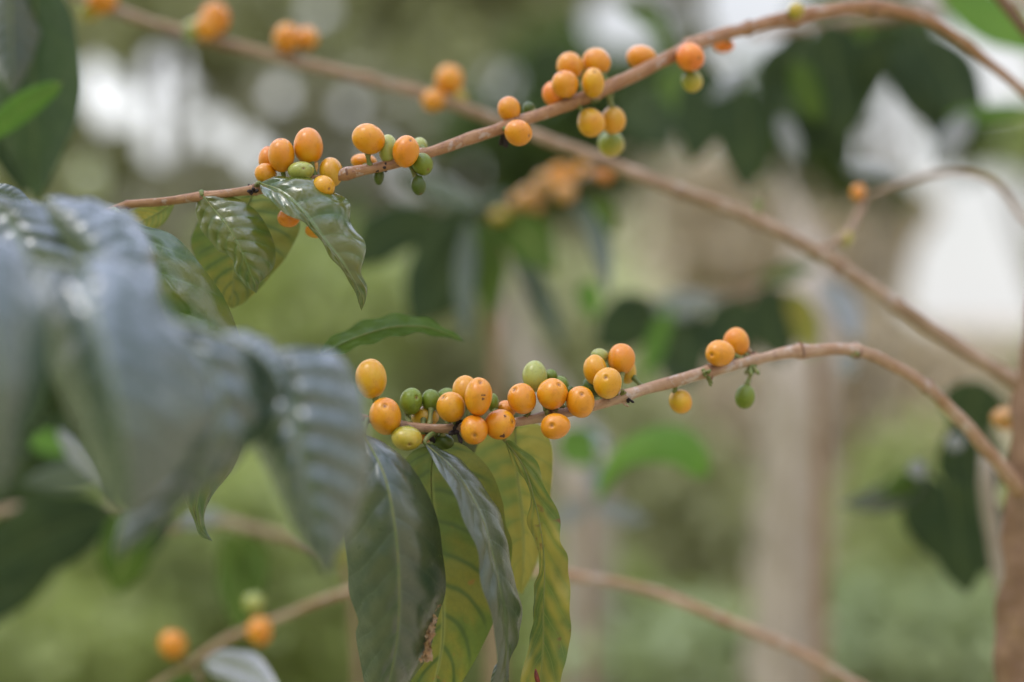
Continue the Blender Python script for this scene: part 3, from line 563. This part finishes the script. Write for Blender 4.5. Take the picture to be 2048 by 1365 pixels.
plant('dark leaves hanging under the arch of the upper twig', [(1500, 70, 1.12, 9), (1640, 50, 1.15, 11), (1780, 30, 1.18, 13), (1900, 10, 1.2, 14), (2150, 40, 1.25, 18), (2300, 500, 1.27, 22), (2320, 1500, 1.28, 26), down(2320, 1.3, 30)],
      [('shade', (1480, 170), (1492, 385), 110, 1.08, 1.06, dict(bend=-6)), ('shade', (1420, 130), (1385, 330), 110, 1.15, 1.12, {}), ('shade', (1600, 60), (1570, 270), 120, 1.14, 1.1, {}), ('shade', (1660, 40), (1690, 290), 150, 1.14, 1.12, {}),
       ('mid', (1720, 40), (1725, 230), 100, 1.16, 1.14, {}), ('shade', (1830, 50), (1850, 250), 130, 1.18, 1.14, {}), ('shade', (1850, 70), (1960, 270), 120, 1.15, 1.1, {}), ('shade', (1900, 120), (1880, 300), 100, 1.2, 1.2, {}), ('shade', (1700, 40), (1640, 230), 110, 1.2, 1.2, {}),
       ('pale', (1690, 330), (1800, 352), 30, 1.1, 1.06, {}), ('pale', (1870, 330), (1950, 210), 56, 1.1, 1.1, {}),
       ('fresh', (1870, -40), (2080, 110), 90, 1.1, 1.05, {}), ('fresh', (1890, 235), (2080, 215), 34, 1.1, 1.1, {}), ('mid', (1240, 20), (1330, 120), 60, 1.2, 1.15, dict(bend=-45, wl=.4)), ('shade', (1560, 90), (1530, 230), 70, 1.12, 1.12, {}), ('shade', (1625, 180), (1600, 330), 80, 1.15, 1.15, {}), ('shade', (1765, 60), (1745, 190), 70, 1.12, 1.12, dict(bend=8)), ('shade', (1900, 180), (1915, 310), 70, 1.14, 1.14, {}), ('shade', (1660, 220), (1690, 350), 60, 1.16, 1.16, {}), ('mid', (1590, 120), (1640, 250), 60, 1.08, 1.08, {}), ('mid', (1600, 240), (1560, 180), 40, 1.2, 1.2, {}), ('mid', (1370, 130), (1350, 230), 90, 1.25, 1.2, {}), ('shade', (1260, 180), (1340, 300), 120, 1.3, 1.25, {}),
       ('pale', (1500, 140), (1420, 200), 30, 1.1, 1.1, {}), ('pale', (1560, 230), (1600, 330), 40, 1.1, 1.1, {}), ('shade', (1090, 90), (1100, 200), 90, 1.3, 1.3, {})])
plant('dark leaf rosette showing just above the lower twig', [(1330, 610, 1.2, 8), (1450, 600, 1.22, 9), (1560, 580, 1.24, 10), (1620, 640, 1.26, 12), (1640, 1000, 1.28, 14), down(1650, 1.3, 20)],
      [('shade', (1310, 600), (1190, 700), 110, 1.2, 1.16, {}), ('shade', (1330, 600), (1400, 760), 110, 1.2, 1.16, {}), ('shade', (1480, 590), (1440, 740), 110, 1.22, 1.18, {}), ('shade', (1530, 570), (1570, 730), 110, 1.22, 1.18, {}), ('olive', (1580, 580), (1625, 720), 60, 1.2, 1.16, dict(bend=-10)),
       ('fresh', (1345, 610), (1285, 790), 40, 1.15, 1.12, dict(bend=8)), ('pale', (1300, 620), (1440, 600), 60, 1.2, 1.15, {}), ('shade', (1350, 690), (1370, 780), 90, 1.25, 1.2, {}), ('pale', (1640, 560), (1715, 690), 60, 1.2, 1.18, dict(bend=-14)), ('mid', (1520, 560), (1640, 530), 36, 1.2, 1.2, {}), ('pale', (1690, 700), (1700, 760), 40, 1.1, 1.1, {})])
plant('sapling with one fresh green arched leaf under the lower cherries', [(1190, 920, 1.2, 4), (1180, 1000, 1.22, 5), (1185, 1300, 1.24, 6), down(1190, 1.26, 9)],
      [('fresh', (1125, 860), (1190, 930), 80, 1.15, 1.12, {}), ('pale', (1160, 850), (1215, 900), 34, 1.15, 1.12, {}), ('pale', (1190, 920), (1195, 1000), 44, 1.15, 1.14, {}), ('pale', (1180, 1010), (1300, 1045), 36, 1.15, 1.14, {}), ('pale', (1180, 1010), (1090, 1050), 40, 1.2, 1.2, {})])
sap = [o for o in bpy.data.objects if o.get('label', '').startswith('sapling with one fresh')][0]
leaf(sap, M['fresh'], [(1192, 1010, 1.0), (1222, 940, .995), (1285, 893, .99), (1350, 882, .985), (1398, 905, .98), (1420, 952, .975)],
     [(1198, 955), (1232, 895), (1300, 856), (1370, 858), (1414, 900)], [(1212, 985), (1250, 940), (1300, 925), (1350, 930), (1392, 955)], dl=.01, dr=-.006, dome=.05, n=40, m=6)
plant('coffee stem with a bare pale shoot and dark leaves hugging the brown trunk', [(1975, 900, .90, 14), (1972, 960, .90, 16), (1985, 1050, .905, 16), (2000, 1160, .91, 15), (2030, 1300, .92, 16), (2060, 1600, .93, 18), down(2100, .95, 26)],
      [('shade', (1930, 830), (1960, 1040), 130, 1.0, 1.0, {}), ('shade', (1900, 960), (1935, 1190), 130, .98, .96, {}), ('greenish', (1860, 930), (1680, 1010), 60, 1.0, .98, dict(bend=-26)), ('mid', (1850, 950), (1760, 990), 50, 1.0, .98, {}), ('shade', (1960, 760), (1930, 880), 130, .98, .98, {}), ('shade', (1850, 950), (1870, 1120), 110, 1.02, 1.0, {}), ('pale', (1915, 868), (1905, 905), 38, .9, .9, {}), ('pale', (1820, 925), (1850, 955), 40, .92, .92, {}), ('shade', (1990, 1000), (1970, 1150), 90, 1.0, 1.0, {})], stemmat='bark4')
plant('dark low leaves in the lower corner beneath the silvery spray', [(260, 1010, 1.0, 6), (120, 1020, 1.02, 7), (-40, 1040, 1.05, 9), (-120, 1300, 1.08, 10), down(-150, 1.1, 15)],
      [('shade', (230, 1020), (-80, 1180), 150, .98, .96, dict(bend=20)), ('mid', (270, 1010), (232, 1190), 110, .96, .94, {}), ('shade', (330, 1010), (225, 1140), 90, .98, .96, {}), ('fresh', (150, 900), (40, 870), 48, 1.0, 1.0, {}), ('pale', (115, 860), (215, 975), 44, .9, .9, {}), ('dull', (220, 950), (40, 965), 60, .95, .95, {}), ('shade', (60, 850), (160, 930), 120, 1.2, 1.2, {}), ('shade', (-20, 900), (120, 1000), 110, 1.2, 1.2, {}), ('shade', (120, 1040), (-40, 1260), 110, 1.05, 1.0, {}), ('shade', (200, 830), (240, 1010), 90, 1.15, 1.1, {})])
plant('thin pale twig with two broad olive leaves hanging over the grass', [(330, 1060, 1.02, 7), (420, 1040, 1.02, 9), (520, 1062, 1.02, 9), (650, 1100, 1.02, 8), (700, 1150, 1.04, 8), (720, 1500, 1.06, 9), down(730, 1.1, 14)],
      [('mid', (455, 1065), (480, 1270), 80, 1.02, 1.0, dict(bend=-10)), ('mid', (490, 1065), (520, 1200), 60, 1.02, 1.0, {}), ('pale', (350, 1045), (450, 1030), 40, 1.0, 1.0, {}), ('olive', (700, 1120), (640, 1080), 40, 1.02, 1.0, {})])
plant('low seedling with a single waxy pale leaf at the bottom', [(395, 1345, .86, 6), (400, 1500, .87, 7), down(400, .88, 10)], [('pale', (408, 1320), (560, 1390), 80, .84, .80, dict(bend=-14)), ('mid', (400, 1350), (300, 1420), 60, .86, .85, {})])

# -- big blurred trunks
def trunk_tree(label, pts, crown=None):
    t = thing('tree', label, 'tree', P(*pts[-1][:3]))
    Branch(t, pts, M['bark4'], 'trunk', seed=int(rng.integers(99)), n=60, sides=24, rough=.06)
    return t
T1 = trunk_tree('thick beige tree trunk standing behind the lower twig', [(1560, 330, 2.2, 6), (1590, 430, 2.15, 16), (1625, 540, 2.08, 44), (1622, 640, 2.03, 60), (1600, 760, 2.0, 68), (1585, 1000, 2.0, 72), (1578, 1200, 2.0, 76), down(1560, 2.0, 95)])
T2 = trunk_tree('paler trunk showing below the yellow leaves', [(1015, 560, 3.2, 8), (1040, 700, 3.15, 24), (1100, 820, 3.1, 40), (1160, 940, 3.0, 52), (1175, 1200, 3.0, 58), down(1180, 3.0, 70)])

# ================================================================== GROUND AND BANK
SKY = [(-4000, 560), (-600, 420), (0, 380), (350, 330), (620, 370), (900, 390), (1250, 370), (1450, 280), (1600, 310), (1745, 400), (1815, 648), (2200, 655), (3500, 640), (6000, 600)]
def skyline(px): return np.interp(px, [a for a, b in SKY], [b for a, b in SKY])
def ground_h(x, y):
    r = math.hypot(x, y)
    px = 1024+FPX*(x/y) if y > .35*abs(x)+1e-6 else (6000 if x > 0 else -4000)
    top = (682.5-skyline(px))/FPX
    s = min(1, max(0, (r-6.0)/8.0)); s = s*s*(3-2*s)
    h = s*(CZ+top*14)
    return h+.05*math.sin(x*1.3+y*.7)*min(1, r/3)*(1-s)+.03*math.sin(x*3.1-y*2.3)*min(1, r/3)*(1-s*.5)
az = np.concatenate([np.linspace(-180, -40, 36)[:-1], np.linspace(-40, 40, 161)[:-1], np.linspace(40, 180, 36)])
rr = np.concatenate([[0.01], np.linspace(.5, 6, 14), np.linspace(6.4, 15, 26), [18, 25, 40, 80, 160, 400, 900]])
V = []
for r in rr:
    for a in az:
        x, y = r*math.sin(R_(a)), r*math.cos(R_(a)); V.append((x, y, ground_h(x, y)))
n_ = len(az)
F = [(i*n_+k, i*n_+k+1, (i+1)*n_+k+1, (i+1)*n_+k) for i in range(len(rr)-1) for k in range(n_-1)]
F = [q[::-1] for q in F]
mb = MB(); mb.add(V, F)
n = N('grassy_earth'); geo = n.new('ShaderNodeNewGeometry'); pos = geo.outputs['Position']; sx = n.new('ShaderNodeSeparateXYZ'); n.link(pos, sx.inputs[0])
a = n.noise(pos, .55, 4); b = n.noise(pos, 4, 5, .7); c = n.noise(pos, 30, 4, .7)
g = n.mix(n.mr(b, .35, .65), (.32, .35, .13), (.42, .43, .2))
t = n.mix(n.mr(b, .35, .65), (.54, .44, .30), (.62, .52, .36))
right = n.mr(n.math('ADD', n.math('DIVIDE', sx.outputs[0], n.math('MAXIMUM', sx.outputs[1], 1.0)), n.math('MULTIPLY', n.math('SUBTRACT', a, .5), .35)), .02, .18)
col = n.mix(right, g, t); col = n.mix(n.mr(c, .55, .75, 0, .5), col, (.10, .10, .05))
bs = n.bsdf(Base_Color=col, Roughness=.95, Specular_IOR_Level=.1, Normal=n.bump(n.math('ADD', b, c), .8, .05)); n.link(bs.outputs[0], n.out.inputs[0])
g_ = mb.build('ground', n.m); g_['kind'] = 'structure'

# ================================================================== BACKGROUND SHRUBS AND TREES
GAPS = [(330, 130, 26), (318, 205, 22), (325, 255, 20), (322, 300, 30), (195, 160, 22), (215, 220, 22), (425, 258, 22), (170, 355, 20), (262, 215, 16), (370, 190, 14), (1000, 168, 20), (925, 345, 24), (820, 350, 22), (700, 210, 11), (760, 300, 10), (520, 330, 18), (490, 290, 14), (1225, 45, 38), (1290, 60, 24), (1340, 30, 14), (1490, 15, 75), (1540, 80, 28), (1620, 105, 34), (1612, 160, 20),
        (1980, 90, 55), (1935, 50, 34), (2025, 150, 50), (1975, 190, 22), (1800, 200, 24), (1790, 300, 34), (1850, 330, 34), (1730, 310, 22), (1945, 545, 112), (1990, 440, 90), (2010, 600, 70), (1880, 600, 56), (1786, 165, 15), (1790, 205, 22), (1795, 250, 24), (1735, 235, 14), (1860, 250, 18), (1420, 150, 14), (640, 20, 9), (560, 190, 10)]
def inleaf(px, py):
    return not any((px-a)**2+(py-b)**2 < r*r for a, b, r in GAPS)
def clear(q, e, w):
    a = np.array(PX(q)); b = np.array(PX(e)); ab = b-a; L2 = ab.dot(ab)+1e-9
    for x, y, r in GAPS:
        g = np.array([x, y]); t = min(1, max(0, (g-a).dot(ab)/L2)); v = a+ab*t-g
        if v.dot(v) < (r+w)**2: return False
    return True
def crown_tree(kind, label, px, py, d, rx, ry, n, size, mat, cat=None, group=None, trunk=True, clumps=16, base=None):
    c = P(px, py, d); ax, az_ = rx/FPX*d, ry/FPX*d; ay = (ax+az_)/2*.7
    gz = ground_h(c[0], c[1]); t = thing(kind, label, cat or kind, (c[0], c[1], gz), group)
    cc = rng.normal(size=(clumps, 3)); cc /= np.linalg.norm(cc, axis=1)[:, None]; cc *= (rng.random((clumps, 1))**.4)*.8
    k = rng.integers(clumps, size=n*2); p = cc[k]+rng.normal(size=(n*2, 3))*.24
    p = p*np.array([ax, ay, az_])+c
    p = p[p[:, 1] > 1.5]
    keep, dirn, LL = [], [], []
    for q in p:
        a, b = PX(q); dr = rng.normal(size=3); dr[2] -= .5; dr /= np.linalg.norm(dr); ll = size*(.6+.8*rng.random())
        if q[2] > max(gz, .02) and clear(q, q+dr*ll, ll*.2*FPX/q[1]): keep.append(q); dirn.append(dr); LL.append(ll)
        if len(keep) >= n: break
    keep, dirn, L = np.array(keep), np.array(dirn), np.array(LL)[:, None]; m = len(keep)
    sd = np.cross(dirn, rng.normal(size=(m, 3))); sd /= np.linalg.norm(sd, axis=1)[:, None]; up = np.cross(dirn, sd)
    W = L*.22
    V = np.stack([keep, keep+dirn*L*.35+sd*W, keep+dirn*L*.5-up*W*.35*0+up*L*.03, keep+dirn*L*.35-sd*W, keep+dirn*L-up*L*.08, keep+dirn*L*.7+sd*W*.75, keep+dirn*L*.7-sd*W*.75], axis=1).reshape(-1, 3)
    F = []
    for i in range(m):
        o = i*7; F += [(o, o+1, o+2), (o, o+2, o+3), (o+1, o+5, o+4, o+2), (o+2, o+4, o+6, o+3)]
    mb = MB(); mb.add(V, F); mb.build('crown', M[mat], t, c)
    if trunk:
        mb = MB(); r0 = max(.02, ax*.06)
        top = c+np.array([0, 0, az_*.3]); bt = np.array([c[0]+ax*.1, c[1], gz-.05])
        if base: bt = P(base, 682, d); bt[2] = ground_h(bt[0], bt[1])-.05
        tube(mb, cr([bt, (bt+c)/2+np.array([ax*.05, 0, 0]), c, top], 14), np.linspace(r0, r0*.35, 14), 10, 0, .06, 2)
        for q in range(6):
            e = c+cc[q % clumps]*np.array([ax, ay, az_])*.9; st = bt+(top-bt)*(.45+.08*q)
            tube(mb, cr([st, (st+e)/2+np.array([0, 0, az_*.05]), e], 8), np.linspace(r0*.45, r0*.12, 8), 7, 0, .05, q)
        mb.build('trunk', M['bark4'], t, bt)
    return t
BG = [
 ('tree', 'olive leaved tree whose crown lets pale sky through in round holes', 330, 180, 6.5, 400, 330, 5200, .15, 'c_olive'),
 ('tree', 'grey olive tree filling the top between the middle twig and the upper twig', 900, 60, 7.5, 420, 300, 5200, .16, 'c_olive'),
 ('tree', 'layered olive tree behind the crossing of the two upper twigs', 960, 280, 6.6, 420, 190, 5600, .13, 'c_olive'),
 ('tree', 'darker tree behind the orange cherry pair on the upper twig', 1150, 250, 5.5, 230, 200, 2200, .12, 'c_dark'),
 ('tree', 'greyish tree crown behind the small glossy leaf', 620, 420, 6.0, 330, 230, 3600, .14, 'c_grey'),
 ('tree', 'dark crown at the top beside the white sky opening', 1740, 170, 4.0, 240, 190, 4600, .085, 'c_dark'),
 ('tree', 'tall crown beyond the picture edge with green sprays into the sky', 2150, 200, 5.0, 160, 500, 1500, .10, 'c_yg'),
 ('tree', 'thin greyish crown between two openings of white sky at the top', 1360, 50, 6.0, 100, 110, 1100, .10, 'c_grey'),
 ('tree', 'small dry crown that frames the bright sky opening', 1775, 430, 6.0, 90, 150, 2600, .09, 'c_tan'),
 ('tree', 'grey olive crown over the bright sky opening near the picture edge', 2010, 285, 5.5, 120, 55, 2400, .08, 'c_grey'),
 ('shrub', 'yellow green shrub glowing behind the yellowing leaf', 620, 620, 4.2, 200, 200, 2200, .09, 'c_yg'),
 ('shrub', 'dark leaved shrub behind the solitary arched leaf', 720, 560, 4.8, 120, 150, 1000, .09, 'c_dark'),
 ('shrub', 'bright green shrub low behind the silvery spray', 330, 1180, 3.6, 420, 240, 3800, .09, 'c_yg'),
 ('shrub', 'fresh shrub between the silvery drip tip and the dark hanging leaf', 620, 1080, 3.9, 230, 260, 2400, .09, 'c_yg'),
 ('shrub', 'olive shrub behind the lower cherry clusters', 1000, 760, 4.6, 260, 190, 2600, .10, 'c_olive'),
 ('shrub', 'soft green shrub beside the pale trunk', 1340, 1050, 4.0, 190, 260, 2200, .09, 'c_olive'),
 ('shrub', 'yellow green clump under the low arching twig', 1260, 1290, 3.2, 170, 130, 1300, .08, 'c_yg'),
 ('shrub', 'dry tan bush right of the thick beige trunk', 1800, 780, 5.0, 200, 230, 2400, .09, 'c_tan'),
 ('shrub', 'tan dry bush above the dark leaf rosette', 1500, 460, 5.2, 260, 200, 3000, .10, 'c_tan'),
 ('shrub', 'brownish dry bush between the pale and the thick trunk', 1430, 920, 5.0, 130, 240, 1600, .08, 'c_tan'),
 ('shrub', 'pale blue green low shrub along the bottom edge', 1450, 1310, 2.9, 260, 90, 1500, .07, 'c_pale'),
 ('shrub', 'waxy pale green bush at the foot of the brown trunk', 1830, 1270, 3.0, 240, 150, 1900, .07, 'c_pale'),
 ('shrub', 'green undergrowth bush behind the dark leaves at the brown trunk', 1850, 1060, 3.8, 160, 180, 1200, .08, 'c_yg'),
 ('shrub', 'dark leaved bush behind the left spray', 60, 800, 3.2, 200, 200, 1800, .08, 'c_dark'),
 ('shrub', 'olive bush below the dark corner leaves', 60, 1330, 3.0, 240, 140, 1700, .08, 'c_yg'),
 ('shrub', 'shaded shrub behind the yellow hanging leaves', 950, 1230, 3.8, 260, 180, 2000, .08, 'c_yg'),
 ('shrub', 'small green tree at the edge of the white sky opening', 1960, 740, 6.0, 200, 70, 1200, .09, 'c_olive'),
]
for (k, lab, px, py, d, rx, ry, n, sz, mt) in BG: crown_tree(k, lab, px, py, d, rx, ry, n, sz, mt, base={2150: 2330, 2010: 2260, 1775: 1700, 1960: 1800}.get(px))

# grass and weeds on the ground: too many to count
mb = MB(); V = []; F = []
for i in range(9000):
    y = 2.2+rng.random()*9; x = (rng.random()-.5)*y*1.1; z = ground_h(x, y); h = .12+.22*rng.random()
    a = rng.random()*6.28; dx, dy = math.cos(a)*.008, math.sin(a)*.008; lx, ly = rng.normal()*.08, rng.normal()*.08
    o = len(V); V += [(x-dx, y-dy, z-.01), (x+dx, y+dy, z-.01), (x+dx*.8+lx*.4, y+dy*.8+ly*.4, z+h*.6), (x-dx*.8+lx*.4, y-dy*.8+ly*.4, z+h*.6), (x+lx, y+ly, z+h)]
    F += [(o, o+1, o+2, o+3), (o+3, o+2, o+4)]
mb.add(V, F); gr = mb.build('grass', M['c_yg']); gr['kind'] = 'stuff'; gr['label'] = 'rough blurred grass and weeds under the coffee plants'; gr['category'] = 'grass'

# ================================================================== LIGHT, SKY, CAMERA
EL, AZ = 58, -118
w = bpy.data.worlds.new('World'); S.world = w; w.use_nodes = True; nt = w.node_tree; nt.nodes.clear()
def nn(t, **k):
    q = nt.nodes.new(t)
    for a, b in k.items(): setattr(q, a, b)
    return q
sky = nn('ShaderNodeTexSky', sky_type='NISHITA'); sky.sun_disc = False; sky.sun_elevation = R_(EL); sky.sun_rotation = R_(AZ); sky.air_density = 1.2; sky.dust_density = 3.0
tc = nn('ShaderNodeTexCoord'); sp = nn('ShaderNodeSeparateXYZ'); nt.links.new(tc.outputs['Generated'], sp.inputs[0])
mr = nn('ShaderNodeMapRange', interpolation_type='SMOOTHSTEP'); nt.links.new(sp.outputs[2], mr.inputs[0]); mr.inputs[1].default_value = .12; mr.inputs[2].default_value = .9
cm = nn('ShaderNodeMix', data_type='RGBA'); nt.links.new(mr.outputs[0], cm.inputs[0]); cm.inputs[6].default_value = (12, 12, 11.9, 1); cm.inputs[7].default_value = (21, 23, 33, 1)
nz = nn('ShaderNodeTexNoise'); nt.links.new(tc.outputs['Generated'], nz.inputs['Vector']); nz.inputs['Scale'].default_value = 2.2; nz.inputs['Detail'].default_value = 4
m2 = nn('ShaderNodeMapRange'); nt.links.new(nz.outputs[0], m2.inputs[0]); m2.inputs[1].default_value = .35; m2.inputs[2].default_value = .65; m2.inputs[3].default_value = .7; m2.inputs[4].default_value = .92
mx = nn('ShaderNodeMix', data_type='RGBA'); nt.links.new(m2.outputs[0], mx.inputs[0]); nt.links.new(sky.outputs[0], mx.inputs[6]); nt.links.new(cm.outputs[2], mx.inputs[7])
dv = nn('ShaderNodeMath', operation='DIVIDE'); nt.links.new(sp.outputs[0], dv.inputs[0]); nt.links.new(sp.outputs[1], dv.inputs[1])
gl = nn('ShaderNodeVectorMath', operation='DOT_PRODUCT'); nt.links.new(tc.outputs['Generated'], gl.inputs[0]); gl.inputs[1].default_value = (math.sin(R_(-42)), math.cos(R_(-42)), .12)
gm = nn('ShaderNodeMapRange', interpolation_type='SMOOTHSTEP'); nt.links.new(gl.outputs['Value'], gm.inputs[0]); gm.inputs[1].default_value = .78; gm.inputs[2].default_value = .95; gm.inputs[3].default_value = 1; gm.inputs[4].default_value = 1.9  # added sky glow on the left, so crown holes blur into bright discs
sc_ = nn('ShaderNodeVectorMath', operation='SCALE'); nt.links.new(mx.outputs[2], sc_.inputs[0]); nt.links.new(gm.outputs[0], sc_.inputs['Scale'])
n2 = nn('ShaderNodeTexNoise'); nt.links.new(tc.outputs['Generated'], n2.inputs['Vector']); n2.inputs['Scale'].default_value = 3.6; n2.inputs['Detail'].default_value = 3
c2 = nn('ShaderNodeMapRange', interpolation_type='SMOOTHSTEP'); nt.links.new(n2.outputs[0], c2.inputs[0]); c2.inputs[1].default_value = .40; c2.inputs[2].default_value = .60; c2.inputs[3].default_value = .30; c2.inputs[4].default_value = 1.75  # broken cloud added above the view, unseen, for patchy reflections on leaves
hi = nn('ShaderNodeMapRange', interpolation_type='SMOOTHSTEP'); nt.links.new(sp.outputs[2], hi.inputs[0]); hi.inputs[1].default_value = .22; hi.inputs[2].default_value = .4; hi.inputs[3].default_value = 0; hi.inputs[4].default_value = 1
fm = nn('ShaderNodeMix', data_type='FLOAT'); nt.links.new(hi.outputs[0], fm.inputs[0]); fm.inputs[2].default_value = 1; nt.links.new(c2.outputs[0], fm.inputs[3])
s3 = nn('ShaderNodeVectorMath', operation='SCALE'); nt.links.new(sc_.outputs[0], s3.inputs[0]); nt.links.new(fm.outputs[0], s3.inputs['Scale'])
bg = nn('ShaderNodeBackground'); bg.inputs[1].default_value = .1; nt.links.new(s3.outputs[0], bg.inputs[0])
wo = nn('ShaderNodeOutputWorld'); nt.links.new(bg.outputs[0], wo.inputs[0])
sl = bpy.data.lights.new('sun', 'SUN'); sl.energy = 1.5; sl.angle = R_(16); sl.color = (1, .95, .86)
so = bpy.data.objects.new('sun', sl); COL.objects.link(so)
sd = Vector((math.sin(R_(AZ))*math.cos(R_(EL)), math.cos(R_(AZ))*math.cos(R_(EL)), math.sin(R_(EL))))
so.rotation_euler = sd.to_track_quat('Z', 'Y').to_euler(); so.location = (0, 0, 6)

cam = bpy.data.cameras.new('camera'); co = bpy.data.objects.new('camera', cam); COL.objects.link(co)
co.location = (0, 0, CZ); co.rotation_euler = (R_(90), 0, 0)
cam.lens = 50; cam.sensor_width = 36; cam.clip_start = .02; cam.clip_end = 2000
cam.dof.use_dof = True; cam.dof.focus_distance = .638; cam.dof.aperture_fstop = 1.95; cam.dof.aperture_blades = 0
S.camera = co
S.view_settings.view_transform = 'Standard'; S.view_settings.look = 'None'; S.view_settings.exposure = -.24; S.view_settings.gamma = 1
S.render.engine = 'CYCLES'
S.cycles.use_denoising = True
try: S.cycles.denoiser = 'OPENIMAGEDENOISE'
except Exception: pass
S.cycles.max_bounces = 6; S.cycles.sample_clamp_indirect = 6
